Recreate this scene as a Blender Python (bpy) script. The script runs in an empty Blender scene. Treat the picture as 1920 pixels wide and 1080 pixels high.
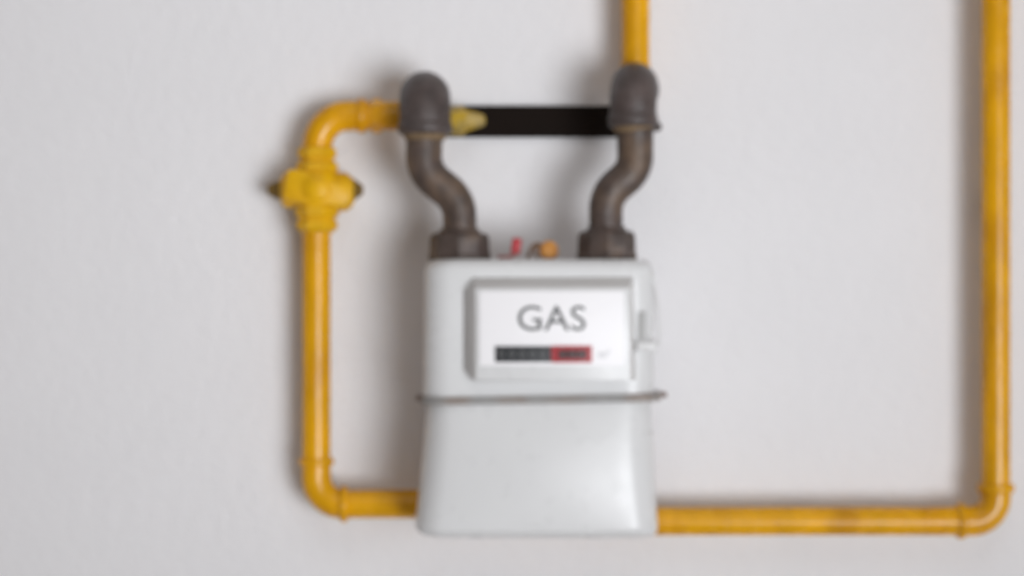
import bpy, bmesh, math, random
from mathutils import Vector, Matrix
random.seed(7)
R = math.radians
S = bpy.context.scene
COL = S.collection

# ------------------------------------------------------------------ camera
D = 1.90                       # camera to wall, metres
W_WALL = 0.96                  # width of wall the frame covers
cd = bpy.data.cameras.new('camera'); cam = bpy.data.objects.new('camera', cd); COL.objects.link(cam)
cd.sensor_width = 36.0; cd.lens = 36.0 * D / W_WALL
cd.clip_start = 0.02; cd.clip_end = 100
cam.location = (0, -D, 0); cam.rotation_euler = (R(90), 0, 0)
cd.dof.use_dof = True          # the photograph is softly out of focus all over
cd.dof.focus_distance = 0.90
cd.dof.aperture_fstop = cd.lens / 6.9
cd.dof.aperture_blades = 0
S.camera = cam

# ------------------------------------------------------------------ world + lamps
w = bpy.data.worlds.new('World'); S.world = w; w.use_nodes = True
bg = w.node_tree.nodes['Background']
bg.inputs[0].default_value = (1.0, 0.905, 0.85, 1); bg.inputs[1].default_value = 0.205

def area(name, loc, target, size, power, col, spread=180):
    l = bpy.data.lights.new(name, 'AREA'); l.shape = 'DISK'; l.size = size
    l.energy = power; l.color = col; l.spread = R(spread)
    o = bpy.data.objects.new(name, l); COL.objects.link(o); o.location = loc
    o.rotation_euler = (Vector(target) - Vector(loc)).to_track_quat('-Z', 'Y').to_euler()
    return o
area('key_lamp', (1.38, -3.2, -0.50), (-0.06, 0, 0.15), 1.75, 8.3, (0.94, 0.966, 1.0), 46)
area('fill_lamp', (0.15, -1.7, 1.4), (0.05, 0, 0.2), 1.3, 5.5, (1.0, 0.98, 0.97))  # unseen fill added from above to lift the wall, no real fitting

S.view_settings.view_transform = 'Standard'; S.view_settings.look = 'None'
S.view_settings.exposure = 0.0; S.view_settings.gamma = 1.0
S.view_settings.use_curve_mapping = False
S.render.engine = 'CYCLES'
S.cycles.max_bounces = 6

# ------------------------------------------------------------------ layout: photo measure + distance off the wall -> metres
PXM = W_WALL / 1920.0
def sc(d): return PXM * (D - d) / D
def P(px, py, d): return Vector(((px - 960) * sc(d), -d, (540 - py) * sc(d)))
def L(n, d): return n * sc(d)

# ------------------------------------------------------------------ materials
def mat(name, base, rough=0.5, var=0.0, vscale=30, second=None, secscale=8, secamt=0.5, seclo=.45, sechi=.65,
        bump=0.0, bscale=200, bdist=0.001, metal=0.0, spec=0.5, coat=0.0, rvar=0.0, stretch=None):
    m = bpy.data.materials.new(name); m.use_nodes = True
    nt = m.node_tree; N = nt.nodes; K = nt.links
    b = N['Principled BSDF']
    b.inputs['Roughness'].default_value = rough; b.inputs['Metallic'].default_value = metal
    b.inputs['Specular IOR Level'].default_value = spec
    b.inputs['Coat Weight'].default_value = coat; b.inputs['Coat Roughness'].default_value = 0.2
    g = N.new('ShaderNodeNewGeometry'); pos = g.outputs['Position']
    if stretch:
        mp = N.new('ShaderNodeMapping'); mp.inputs['Scale'].default_value = stretch
        K.new(pos, mp.inputs['Vector']); pos = mp.outputs[0]
    def noise(s, det=4):
        n = N.new('ShaderNodeTexNoise'); n.inputs['Scale'].default_value = s; n.inputs['Detail'].default_value = det
        K.new(pos, n.inputs['Vector']); return n.outputs['Fac']
    def mr(src, a, bb, c, d):
        x = N.new('ShaderNodeMapRange'); x.inputs[1].default_value = a; x.inputs[2].default_value = bb
        x.inputs[3].default_value = c; x.inputs[4].default_value = d; K.new(src, x.inputs[0]); return x.outputs[0]
    c = N.new('ShaderNodeRGB'); c.outputs[0].default_value = (*base, 1); col = c.outputs[0]
    if second:
        mx = N.new('ShaderNodeMix'); mx.data_type = 'RGBA'
        K.new(mr(noise(secscale, 6), seclo, sechi, 0, secamt), mx.inputs[0])
        K.new(col, mx.inputs[6]); mx.inputs[7].default_value = (*second, 1); col = mx.outputs[2]
    if var:
        h = N.new('ShaderNodeHueSaturation'); K.new(mr(noise(vscale), .3, .7, 1 - var, 1 + var), h.inputs['Value'])
        K.new(col, h.inputs['Color']); col = h.outputs[0]
    K.new(col, b.inputs['Base Color'])
    if rvar: K.new(mr(noise(vscale * 1.7), .3, .7, rough - rvar, rough + rvar), b.inputs['Roughness'])
    if bump:
        bp = N.new('ShaderNodeBump'); bp.inputs['Strength'].default_value = bump; bp.inputs['Distance'].default_value = bdist
        a1 = noise(bscale, 3); a2 = noise(bscale * .22, 2)
        ad = N.new('ShaderNodeMath'); ad.operation = 'MULTIPLY_ADD'; ad.inputs[1].default_value = 1.6
        K.new(a2, ad.inputs[0]); K.new(a1, ad.inputs[2]); K.new(ad.outputs[0], bp.inputs['Height'])
        K.new(bp.outputs[0], b.inputs['Normal'])
    return m
M = {}
M['wall'] = mat('wall_plaster', (.79, .782, .797), .85, var=.012, vscale=9, bump=.48, bscale=330, bdist=.0019, spec=.25)
M['yellow'] = mat('yellow_paint', (.74, .36, .001), .25, spec=.40, var=.14, vscale=38, second=(.53, .23, .002), secscale=34, secamt=.7,
                  bump=.22, bscale=300, bdist=.0008, rvar=.07, stretch=(1, 1, .45))
M['yellow_v'] = mat('yellow_paint_valve', (.76, .42, .004), .42, spec=.3, var=.09, vscale=60, second=(.60, .30, .01), secscale=40, secamt=.6,
                    bump=.25, bscale=420, bdist=.0008, rvar=.08)
M['plug'] = mat('yellow_plug_paint', (.46, .29, .008), .5, var=.12, vscale=120, second=(.30, .23, .08), secscale=55, secamt=.8,
                bump=.4, bscale=300, bdist=.001)
M['brass'] = mat('tarnished_brass', (.20, .12, .025), .5, var=.15, vscale=120, bump=.2, bscale=500, bdist=.0005, metal=.3)
M['iron'] = mat('dark_cast_iron', (.076, .054, .046), .46, var=.32, vscale=70, second=(.13, .085, .055), secscale=34, secamt=.8,
                bump=.6, bscale=420, bdist=.001, rvar=.1)
M['ironb'] = mat('dark_malleable_fitting', (.076, .057, .053), .46, var=.32, vscale=70, second=(.052, .042, .040), secscale=34, secamt=.8,
                 bump=.6, bscale=420, bdist=.001, rvar=.1)
M['paste'] = mat('thread_paste', (.21, .14, .075), .75, var=.2, vscale=200, bump=.5, bscale=500, bdist=.001)
M['black'] = mat('black_flat_bar', (.010, .0065, .005), .8, var=.1, bump=.1, bscale=500, bdist=.0005, spec=.1)
M['case'] = mat('grey_enamel', (.705, .71, .715), .30, var=.012, vscale=25, bump=.10, bscale=90, bdist=.0008, rvar=.05)
M['flange'] = mat('seam_rim_enamel', (.29, .285, .28), .5, var=.08, vscale=80, second=(.26, .21, .18), secscale=30, secamt=.8)
M['tab'] = mat('rusty_tab', (.20, .14, .12), .6, var=.15, vscale=90)
M['index'] = mat('index_plastic_shaded', (.62, .612, .605), .4, var=.01)  # greyer than the case, so the shade on the bevels is partly painted in
M['label'] = mat('white_label', (.94, .93, .95), .45)
M['ink'] = mat('dark_print', (.085, .087, .09), .6)
M['paleink'] = mat('pale_print', (.55, .56, .58), .6)
M['drum'] = mat('counter_black', (.012, .014, .018), .5)
M['drumr'] = mat('counter_dark_red', (.075, .016, .02), .5)
M['red'] = mat('counter_red', (.42, .05, .06), .5)
M['digit'] = mat('counter_white', (.13, .13, .13), .5)
M['clip'] = mat('latch_grey', (.43, .43, .425), .5)
M['lug'] = mat('lug_plastic', (.70, .70, .70), .4)
M['redp'] = mat('red_seal_plastic', (.46, .035, .045), .4, var=.1, vscale=200)
M['pinkw'] = mat('faded_red_cord', (.45, .19, .18), .6)
M['orange'] = mat('orange_seal', (.62, .27, .04), .5, var=.15, vscale=200, second=(.32, .09, .05), secscale=70, secamt=.7)
M['brown'] = mat('brown_wire', (.15, .075, .035), .6)
M['zinc'] = mat('zinc_support', (.22, .20, .19), .45, metal=.6)

# ------------------------------------------------------------------ mesh helpers
def link(name, bm, m, parent=None, smooth=True, angle=35):
    bmesh.ops.recalc_face_normals(bm, faces=bm.faces[:])
    me = bpy.data.meshes.new(name); bm.to_mesh(me); bm.free()
    me.materials.append(M[m])
    for p in me.polygons: p.use_smooth = smooth
    if smooth: me.set_sharp_from_angle(angle=R(angle))
    o = bpy.data.objects.new(name, me); COL.objects.link(o)
    if parent:
        o.parent = parent
        loc = Vector((0, 0, 0)); q = parent
        while q: loc += q.location; q = q.parent
        me.transform(Matrix.Translation(-loc))
    return o
def thing(name, label, cat, loc, group=None):
    o = bpy.data.objects.new(name, None); COL.objects.link(o); o.location = loc
    o.empty_display_size = .02; o['label'] = label; o['category'] = cat
    if group: o['group'] = group
    return o
def fillet(pts, rad, n=10):
    """polyline with round bends; rad = one radius per inner point"""
    out = [Vector(pts[0])]
    for i in range(1, len(pts) - 1):
        a, b, c = Vector(pts[i-1]), Vector(pts[i]), Vector(pts[i+1])
        u, v = (a - b).normalized(), (c - b).normalized()
        r = rad[i-1]
        th = math.acos(max(-1, min(1, u.dot(v))))
        t = r / math.tan(th / 2)
        p, q = b + u * t, b + v * t
        cen = b + (u + v).normalized() * (r / math.sin(th / 2))
        e0 = p - cen; e1 = q - cen; ang = math.pi - th
        ax = e0.cross(e1).normalized()
        for k in range(n + 1):
            out.append(cen + Matrix.Rotation(ang * k / n, 3, ax) @ e0)
    out.append(Vector(pts[-1])); return out
def resample(pts, step):
    out = [Vector(pts[0])]
    for a, b in zip(pts, pts[1:]):
        a, b = Vector(a), Vector(b); n = max(1, int((b - a).length / step))
        for k in range(1, n + 1): out.append(a.lerp(b, k / n))
    return out
def sweep(bm, pts, rad, n=28, cap=True, wob=0):
    pts = [Vector(p) for p in pts]
    if not hasattr(rad, '__len__'): rad = [rad] * len(pts)
    t0 = (pts[1] - pts[0]).normalized()
    ref = Vector((0, -1, 0)) if abs(t0.y) < .9 else Vector((1, 0, 0))
    u = (ref - t0 * ref.dot(t0)).normalized(); prev = t0; rings = []
    for i, p in enumerate(pts):
        if i == 0: t = t0
        elif i == len(pts) - 1: t = (p - pts[i-1]).normalized()
        else: t = ((pts[i+1] - p).normalized() + (p - pts[i-1]).normalized()).normalized()
        u = prev.rotation_difference(t) @ u; u = (u - t * u.dot(t)).normalized(); prev = t
        v = t.cross(u)
        rings.append([bm.verts.new(p + (u * math.cos(2*math.pi*k/n) + v * math.sin(2*math.pi*k/n)) * rad[i] * (1 + wob * random.uniform(-1, 1)))
                      for k in range(n)])
    for a, b in zip(rings, rings[1:]):
        for k in range(n): bm.faces.new((a[k], a[(k+1) % n], b[(k+1) % n], b[k]))
    if cap: bm.faces.new(rings[0][::-1]); bm.faces.new(rings[-1])
    return rings
def tube(name, pts, rad, m, parent=None, n=28, angle=35, wob=0):
    bm = bmesh.new(); sweep(bm, pts, rad, n, wob=wob); return link(name, bm, m, parent, angle=angle)
def lathe(name, base, axis, prof, m, parent=None, n=32, angle=30, wob=0):
    """prof: (distance along the axis, radius)"""
    base = Vector(base); axis = Vector(axis).normalized(); bm = bmesh.new()
    ref = Vector((0, -1, 0)) if abs(axis.y) < .9 else Vector((0, 0, 1))
    u = (ref - axis * ref.dot(axis)).normalized(); v = axis.cross(u); rings = []
    off = math.pi / n if n < 10 else 0
    for s, r in prof:
        rings.append([bm.verts.new(base + axis * s + (u * math.cos(2*math.pi*k/n + off) + v * math.sin(2*math.pi*k/n + off)) * r
                      * (1 + wob * random.uniform(-1, 1))) for k in range(n)])
    for a, b in zip(rings, rings[1:]):
        for k in range(n): bm.faces.new((a[k], a[(k+1) % n], b[(k+1) % n], b[k]))
    bm.faces.new(rings[0][::-1]); bm.faces.new(rings[-1])
    return link(name, bm, m, parent, angle=angle)
def bead(name, c, axis, r, wid, m, parent):
    h = wid / 2; pr = []
    for k in range(9):
        a = math.pi * k / 8
        pr.append((-h * math.cos(a), r * .86 + r * .14 * math.sin(a)))
    return lathe(name, c, axis, pr, m, parent)
def box(bm, x0, x1, y0, y1, z0, z1, bev=0, seg=3):
    b2 = bmesh.new(); bmesh.ops.create_cube(b2, size=1)
    for v in b2.verts: v.co = Vector(((x0+x1)/2 + v.co.x*(x1-x0), (y0+y1)/2 + v.co.y*(y1-y0), (z0+z1)/2 + v.co.z*(z1-z0)))
    if bev: bmesh.ops.bevel(b2, geom=b2.edges[:], offset=bev, segments=seg, profile=.5, affect='EDGES')
    me = bpy.data.meshes.new('t'); b2.to_mesh(me); b2.free(); bm.from_mesh(me); bpy.data.meshes.remove(me)
def pbox(name, px0, px1, py0, py1, d0, d1, m, parent=None, bev=0):
    """box measured on its front face (d1)"""
    a, b = P(px0, py1, d1), P(px1, py0, d1); bm = bmesh.new()
    box(bm, a.x, b.x, -d1, -d0, a.z, b.z, bev); return link(name, bm, m, parent)
def text(name, body, px0, px1, py0, py1, d, m, parent, keep=False, thin=0.0):
    cu = bpy.data.curves.new('t', 'FONT'); cu.body = body; cu.extrude = .02; cu.offset = thin; cu.resolution_u = 6
    o = bpy.data.objects.new('t', cu); COL.objects.link(o)
    dg = bpy.context.evaluated_depsgraph_get(); dg.update()
    me = bpy.data.meshes.new_from_object(o.evaluated_get(dg)); bpy.data.objects.remove(o)
    xs = [v.co.x for v in me.vertices]; ys = [v.co.y for v in me.vertices]
    a, b = P(px0, py1, d), P(px1, py0, d)
    fx = (b.x - a.x) / (max(xs) - min(xs)); fy = (b.z - a.z) / (max(ys) - min(ys))
    for v in me.vertices:
        v.co = Vector((a.x + (v.co.x - min(xs)) * fx, -d - v.co.z * .01, a.z + (v.co.y - min(ys)) * fy))
    bm = bmesh.new(); bm.from_mesh(me); bpy.data.meshes.remove(me)
    return link(name, bm, m, parent, smooth=False)

# ================================================================== SETTING: the wall
bm = bmesh.new(); box(bm, -3.0, 3.0, 0.0, 0.15, -1.5, 1.6)
wl = link('wall', bm, 'wall', smooth=False); wl['kind'] = 'structure'

# ================================================================== PIPEWORK
DP = 0.037                      # pipe axis off the wall
rp = L(27.0, DP)
def V(px, py, d=DP): return P(px, py, d)

# --- long yellow pipe: left drop, behind the meter, up the right edge
gp = thing('gas_pipe', 'long yellow pipe running down from the valve, behind the meter and up the right edge', 'pipe', V(593, 945))
tube('pipe_length', [V(593, 425), V(593, 868)], rp, 'yellow', gp)
el = tube('elbow', fillet([V(593, 862), V(593, 945), V(650, 945)], [L(50, DP)]), rp * 1.035, 'yellow', gp)
bead('elbow_rim', V(593, 865), (0, 0, 1), rp * 1.24, L(15, DP), 'yellow', el)
bead('elbow_rim', V(645, 945), (1, 0, 0), rp * 1.30, L(14, DP), 'yellow', el)
mid = fillet([V(645, 945), V(880, 945), V(1120, 977), V(1802, 977)], [.08, .08], 6)
tube('pipe_length', mid, rp, 'yellow', gp)
el = tube('elbow', fillet([V(1796, 977), V(1867, 977), V(1867, 912)], [L(46, DP)]), rp * 1.05, 'yellow', gp)
bead('elbow_rim', V(1801, 977), (1, 0, 0), rp * 1.26, L(16, DP), 'yellow', el)
bead('elbow_rim', V(1867, 915), (0, 0, 1), rp * 1.30, L(18, DP), 'yellow', el)
tube('pipe_length', [V(1867, 918), V(1867, -260)], rp, 'yellow', gp)
for (px, py) in ((1867, 385), (593, 640), (1500, 977)):
    st = tube('wall_support', [Vector((V(px, py).x, .004, V(px, py).z)), V(px, py, .028)], L(11, DP), 'zinc', gp, n=16)

# --- upper left yellow pipe from valve to the fitting behind the left connector
up = thing('bent_gas_pipe', 'short yellow pipe bending from the valve to the left dark elbow', 'pipe', V(593, 280))
tube('elbow', fillet([V(595, 300), V(595, 217), V(690, 217)], [L(58, DP)], 14), rp * 1.06, 'yellow', up)
bead('elbow_rim', V(678, 217), (1, 0, 0), rp * 1.22, L(16, DP), 'yellow', up)
lathe('hex_nipple', V(696, 217), (1, 0, 0), [(0, rp * .95), (L(2, DP), rp * 1.18), (L(18, DP), rp * 1.2), (L(21, DP), rp * .95)], 'yellow', up, n=6)
tube('pipe_length', [V(686, 217), V(800, 217)], rp, 'yellow', up)
lathe('plug', V(800, 228), (1, 0, .02), [(0, L(22, DP)), (L(36, DP), L(22, DP)), (L(37, DP), L(27, DP)), (L(68, DP), L(28, DP)),
      (L(72, DP), L(22, DP)), (L(74, DP), L(20, DP)), (L(106, DP), L(11, DP)), (L(110, DP), L(6, DP))], 'plug', up, n=6, wob=.06)

# --- top yellow pipe
tp = thing('gas_pipe', 'yellow pipe entering from the top edge above the right dark elbow', 'pipe', V(1191, 60))
tube('pipe_length', [V(1191, -260), V(1191, 150)], rp, 'yellow', tp)
zr = P(0, 162, .088).z           # height of the outlet axis
vz = Vector((V(1191, 0).x, -DP, zr))
tube('elbow', fillet([V(1191, 120), vz, Vector((vz.x, -.066, zr))], [.018]), rp * 1.05, 'yellow', tp)

# --- black bar between the connectors
bb = pbox('mounting_bar', 838, 1172, 198, 257, 0.0, .008, 'black', None, bev=.0012)
bb['label'] = 'flat black bar fixed to the wall between the two dark elbows'; bb['category'] = 'mounting bar'

# --- dark swan-neck connectors
DM = 0.088                      # meter centre plane
def connector(label, cx, top, colly, start, neck, nutx, nuty, nutw, wid, n_wid, spur=None):
    t = thing('pipe_connector', label, 'connector', P(nutx, nuty[1], DM), 'dark iron meter connectors')
    re = L(wid / 2, DM)
    ztop = P(0, top, DM).z - re
    x = P(cx, 0, DM).x; zb = P(0, colly, DM).z
    a = Vector((start.x, -.052, start.z)); b = Vector((x, -DM, ztop)); c = Vector((x, -DM, zb))
    e = tube('elbow', fillet([a, b, c], [.021], 14), re, 'ironb', t, n=36)
    bead('elbow_rim', Vector((x, -DM, zb + L(10, DM))), (0, 0, 1), re * 1.07, L(26, DM), 'ironb', e)
    bead('elbow_rim', a, (b - a), re * 1.0, L(24, DM), 'ironb', e)
    lathe('thread_paste', Vector((x, -DM, zb + L(4, DM))), (0, 0, -1), [(0, re * .9), (L(5, DM), re * .88), (L(11, DM), re * .84), (L(17, DM), re * .74)],
          'paste', t, n=40, wob=.02)
    pts = fillet([P(px, py, DM) for px, py in neck], n_wid, 12)
    pts = resample(pts, .006)
    r0, r1 = L(34.5, DM), L(31.5, DM); m = len(pts) - 1
    tube('swan_neck', pts, [r0 + (r1 - r0) * i / m for i in range(m + 1)], 'iron', t, n=32, wob=.004)
    h = L(nuty[1] - nuty[0], DM); r = L(nutw / 2, DM) * 1.02
    lathe('union_nut', P(nutx, nuty[1], DM), (0, 0, 1), [(-.001, r * .95), (h * .04, r * 1.02), (h * .16, r * 1.04), (h * .24, r), (h * .78, r * .98), (h * .90, r * .95), (h * .98, r * .88), (h * 1.0, r * .70), (h * 1.14, r * .64),
          (h * 1.16, r * .55)], 'iron', t, n=10, angle=15, wob=.012)
    if spur:
        lathe('stub', P(spur[0] - 16, spur[1], DM), (1, 0, 0), [(0, L(9, DM)), (L(14, DM), L(9, DM)), (L(20, DM), L(6, DM))], 'ironb', t, n=12)
    return t
connector('dark iron swan-neck connector joining the bent yellow pipe to the meter top', 797, 110, 250, V(797, 196),
          [(796, 245), (794, 322), (861, 376), (863, 460)], 862, (437, 489), 116, 97, [L(62, DM), L(62, DM)])
connector('dark iron swan-neck connector under the yellow pipe from the top edge', 1187, 104, 236, vz,
          [(1191, 232), (1191, 318), (1136, 366), (1136, 460)], 1137, (433, 488), 111, 89, [L(56, DM), L(62, DM)], spur=(1236, 238))

# ================================================================== SHUT-OFF VALVE
vv = thing('shut_off_valve', 'yellow gas shut-off valve on the left vertical pipe', 'valve', V(593, 435))
def vl(name, y0, prof, m='yellow_v', n=32, parent=vv, angle=25):
    return lathe(name, V(595, y0), (0, 0, -1), [(L(a, DP), L(b, DP)) for a, b in prof], m, parent, n=n, angle=angle)
vl('collar', 276, [(0, 31), (3, 37), (18, 38), (21, 33), (27, 33), (31, 41), (44, 41), (48, 35)], n=8)
vl('valve_body', 318, [(0, 33), (8, 40), (22, 47), (36, 49), (50, 47), (66, 41), (76, 34)])
vl('collar', 384, [(0, 35), (4, 42), (20, 42), (24, 36), (29, 36), (32, 40), (44, 40), (48, 35), (53, 29)], n=8)
def hl(name, x0, dx, prof, m, n, y=356, d=.036):
    return lathe(name, P(x0, y, d), (dx, 0, 0), [(L(a, d), L(b, d)) for a, b in prof], m, vv, n=n, angle=25)
hl('side_nut', 592, -1, [(0, 26), (10, 30), (12, 33), (52, 34), (60, 32), (65, 25)], 'yellow_v', 6)
hl('side_nut', 598, 1, [(0, 32), (30, 38), (52, 36), (62, 28), (66, 20)], 'yellow_v', 32, y=360)
hl('spindle', 540, -1, [(0, 19), (16, 19), (30, 13), (38, 8)], 'brass', 16, d=.030)
hl('spindle', 648, 1, [(0, 22), (16, 21), (24, 15), (33, 8)], 'brass', 16, d=.032)
lathe('handle_stem', P(598, 356, .044), (0, -1, 0), [(0, .013), (.010, .013), (.016, .010), (.018, .006)], 'yellow_v', vv, n=20)
bm = bmesh.new()
hp = [(-62, -24), (-56, -31), (-22, -32), (-4, -22), (20, -20), (46, -22), (60, -14), (63, 6), (54, 24), (36, 28), (12, 22), (-8, 22), (-26, 30), (-54, 30), (-62, 22)]
fr, bk = [], []
ca, sa = math.cos(R(9)), math.sin(R(9))
for hx, hy in hp:
    xx, yy = 595 + hx * ca - hy * sa, 356 + hx * sa + hy * ca
    fr.append(bm.verts.new(P(xx, yy, .057))); bk.append(bm.verts.new(P(xx, yy, .049)))
for k in range(len(hp)): bm.faces.new((fr[k], fr[(k+1) % len(hp)], bk[(k+1) % len(hp)], bk[k]))
bm.faces.new(fr[::-1]); bm.faces.new(bk)
bmesh.ops.bevel(bm, geom=bm.edges[:], offset=.0018, segments=2, profile=.5, affect='EDGES')
link('handle', bm, 'yellow_v', vv)

# ================================================================== GAS METER
DB, DF = 0.053, 0.133           # back and front of the case, off the wall
gm = thing('gas_meter', 'pale grey box gas meter with a white GAS label on its front', 'gas meter', P(1010, 1002, DM))
def ring(bm, xl, xr, d0, d1, z, rc, bulge, ncorn=9, nf=14):
    """rounded rectangle in plan, front (towards the viewer) gently crowned"""
    pts = []; rc2 = rc
    def arc(cx, cy, a0, a1):
        for k in range(ncorn + 1):
            a = a0 + (a1 - a0) * k / ncorn; pts.append((cx + rc2 * math.cos(a), cy + rc2 * math.sin(a)))
    arc(xr - rc2, d0 + rc2, -math.pi/2, 0)
    for k in range(1, 6): pts.append((xr, d0 + rc2 + (d1 - d0 - 2*rc2) * k / 6))
    arc(xr - rc2, d1 - rc2, 0, math.pi/2)
    for k in range(1, nf): pts.append((xr - rc2 + (xl - xr + 2*rc2) * k / nf, d1))
    arc(xl + rc2, d1 - rc2, math.pi/2, math.pi)
    for k in range(1, 6): pts.append((xl, d1 - rc2 + (d0 - d1 + 2*rc2) * k / 6))
    arc(xl + rc2, d0 + rc2, math.pi, 1.5 * math.pi)
    cx = (xl + xr) / 2; hw = (xr - xl) / 2; out = []
    for x, d in pts:
        f = max(0, (d - (d0 + d1) / 2) / ((d1 - d0) / 2))
        out.append(bm.verts.new((x, -(d + bulge * f * max(0, 1 - ((x - cx) / hw) ** 2)), z)))
    return out
def loft(name, levels, m, parent):
    bm = bmesh.new(); rs = [ring(bm, *l) for l in levels]
    for a, b in zip(rs, rs[1:]):
        for k in range(len(a)): bm.faces.new((a[k], a[(k+1) % len(a)], b[(k+1) % len(a)], b[k]))
    bm.faces.new(rs[0]); bm.faces.new(rs[-1][::-1])
    return link(name, bm, m, parent, angle=50)
dS = 0.095                      # silhouette plane of the case
def X(px): return P(px, 0, dS).x
def Z(py, d=dS): return P(0, py, d).z
# upper shell, top rounded
lv = []; zt = Z(486, .110); zs = Z(744); rt = .012
for k in range(7):
    a = math.pi / 2 * k / 6; ins = rt * (1 - math.sin(a)); z = zt - rt * (1 - math.cos(a))
    lv.append((X(797) + ins, X(1226) - ins, DB + ins, DF - ins, z, (.024 - ins * .35), .0))
for k in range(1, 8):
    lv.append((X(797 - k * .3), X(1226 - k * .4), DB, DF, zt - rt + (zs - zt + rt) * k / 7, .024, .0))
loft('upper_shell', lv, 'case', gm)
# lower shell, flaring and crowned, bottom rounded
lv = []; zb = Z(1003, .105); rb = .010; z0 = zs - .0005
n = 14
for k in range(n + 1):
    f = k / n; z = z0 + (zb + rb - z0) * f
    e = f ** 1.2
    lv.append((X(801 - 21 * e), X(1219 + 12 * e), DB, DF - .004 + .006 * f, z, .025, .0085 * math.sin(math.pi * min(1, .12 + f * .80)) ** .8))
for k in range(1, 8):
    a = math.pi / 2 * k / 7; ins = rb * (1 - math.cos(a)); z = zb + rb - rb * math.sin(a)
    lv.append((X(780) + ins * 1.2, X(1231) - ins * .35, DB + ins, DF + .002 - ins, z, .025, .0085 * math.sin(math.pi * .92) ** .8 * math.cos(a)))
loft('lower_shell', lv, 'case', gm)
# seam rim, a little out of level
lv = []; 
for dz, ex in ((-.0038, .0005), (-.0032, .0042), (.0, .005), (.0032, .0042), (.0038, .0005)):
    lv.append((X(796) - ex * .6, X(1228) + ex, DB - ex, DF + ex - .0005, zs + dz, .024, .0))
rim = loft('seam_rim', lv, 'flange', gm)
for v in rim.data.vertices: v.co.z += (v.co.x - .02) * .016
for sgn, px in ((1, 1222), (-1, 808)):
    bm = bmesh.new(); x = X(px); zz = zs + (x - .025) * .016
    box(bm, min(x, x + sgn * .0135), max(x, x + sgn * .0135), -.100, -.066, zz - .002, zz + .002, .0009, 2)
    link('rim_tab', bm, 'tab', gm)

# index housing (raised frustum), bevel shade deepened in its colour
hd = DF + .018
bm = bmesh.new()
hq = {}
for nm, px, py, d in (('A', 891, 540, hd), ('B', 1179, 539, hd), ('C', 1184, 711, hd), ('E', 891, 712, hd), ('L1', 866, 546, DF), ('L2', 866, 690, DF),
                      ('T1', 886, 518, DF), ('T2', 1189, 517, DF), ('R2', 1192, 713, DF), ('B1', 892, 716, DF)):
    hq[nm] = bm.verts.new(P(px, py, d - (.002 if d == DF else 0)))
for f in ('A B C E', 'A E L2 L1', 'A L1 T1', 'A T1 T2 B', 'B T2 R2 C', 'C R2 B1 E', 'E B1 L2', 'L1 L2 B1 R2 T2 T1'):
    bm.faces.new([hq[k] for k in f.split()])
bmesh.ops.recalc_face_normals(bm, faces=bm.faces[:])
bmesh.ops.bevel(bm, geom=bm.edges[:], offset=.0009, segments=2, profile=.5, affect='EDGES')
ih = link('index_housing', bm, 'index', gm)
pbox('face_plate', 892, 1182, 540.5, 714, hd - .012, hd + .0003, 'case', ih, bev=.0008)  # keeps the front pale over the darkened housing
lb = pbox('label_plate', 899, 1171, 546, 686, hd - .002, hd + .0012, 'label', ih, bev=.0004)
text('lettering', 'GAS', 971, 1098, 573, 620, hd + .0014, 'ink', lb)
text('unit_mark', 'm³', 1122, 1143, 655, 672, hd + .0014, 'paleink', lb)
ct = pbox('counter_window', 928, 1033, 649, 679, hd, hd + .0022, 'drum', ih, bev=.0005)
for k in range(5):
    text('digit', '0', 935 + k * 19.5, 945 + k * 19.5, 655.5, 672.5, hd + .0023, 'digit', ct)
cr = pbox('red_counter_window', 1033.5, 1110, 648, 680, hd, hd + .0022, 'red', ih, bev=.0005)
ci = pbox('counter_window', 1047, 1100, 656, 673, hd + .001, hd + .0026, 'drumr', cr, bev=.0004)
for k in range(3):
    text('digit', '0', 1051 + k * 17.5, 1060 + k * 17.5, 658, 671, hd + .0027, 'digit', cr)
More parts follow.
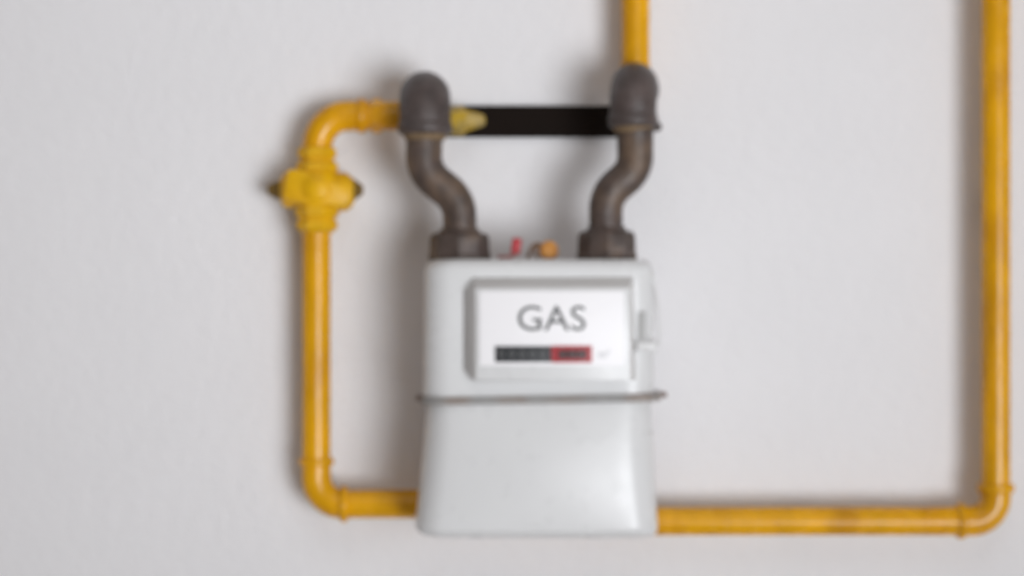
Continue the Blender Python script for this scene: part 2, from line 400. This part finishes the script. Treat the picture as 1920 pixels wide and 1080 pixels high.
# catch on the right shoulder of the case
lt = pbox('catch_strip', 1197, 1212, 585, 640, DF - .012, DF + .001, 'clip', gm, bev=.001)
pbox('seal_lug', 1192, 1233, 640, 659, DF - .020, DF + .003, 'lug', gm, bev=.002)
wp = [P(1204, 507, DF - .006), P(1224, 520, DF - .012), P(1233, 575, DF - .012), P(1237, 640, DF - .010), P(1232, 652, DF - .004)]
tube('seal_wire', resample(fillet(wp, [.004, .02, .004], 6), .003), .0012, 'lug', gm, n=8)
# spigots under the union nuts
for px in (862, 1137):
    lathe('spigot', Vector((P(px, 0, DM).x, -DM, zt - .004)), (0, 0, 1), [(0, L(50, DM)), (.004, L(48, DM)), (.0055, L(44, DM)), (.010, L(40, DM))], 'case', gm)

# ================================================================== SEALS ON TOP OF THE METER
top = zt
rs_ = thing('seal_tag', 'small red plastic seal with cord on the meter top between the nuts', 'seal', Vector((P(955, 0, DM).x, -DM, top)))
bm = bmesh.new(); c = P(968, 461, DM)
box(bm, -L(9, DM), L(9, DM), -.003, .003, -L(16, DM), L(15, DM), .0022, 3)
bmesh.ops.transform(bm, matrix=Matrix.Translation(c) @ Matrix.Rotation(R(8), 4, 'Y'), verts=bm.verts[:])
link('tag', bm, 'redp', rs_)
tube('cord', resample(fillet([P(967, 470, DM), P(958, 482, DM), Vector((P(946, 0, DM).x, -DM, top + .0018)), Vector((P(936, 0, DM).x, -DM + .004, top + .0018))], [.003, .002], 5), .002), .0022, 'pinkw', rs_, n=10)
os_ = thing('seal_tag', 'small orange seal on brown wire on the meter top beside the right nut', 'seal', Vector((P(1025, 0, DM).x, -DM, top)))
lathe('tag', Vector((P(1027, 0, DM).x, -DM + .004, top + .0075)), (.25, -1, .15), [(0, .004), (.0012, .0082), (.005, .0086), (.0072, .0068), (.008, .003)], 'orange', os_, n=18, wob=.05)
tube('wire', resample(fillet([P(1024, 468, DM), P(1008, 456, DM), P(998, 462, DM), Vector((P(990, 0, DM).x, -DM, top + .001))], [.003, .003], 5), .002), .0017, 'brown', os_, n=10)
tube('wire', resample(fillet([P(1022, 462, DM), P(1006, 462, DM), P(1003, 472, DM), Vector((P(1010, 0, DM).x, -DM, top + .001))], [.003, .003], 5), .002), .0015, 'brown', os_, n=10)
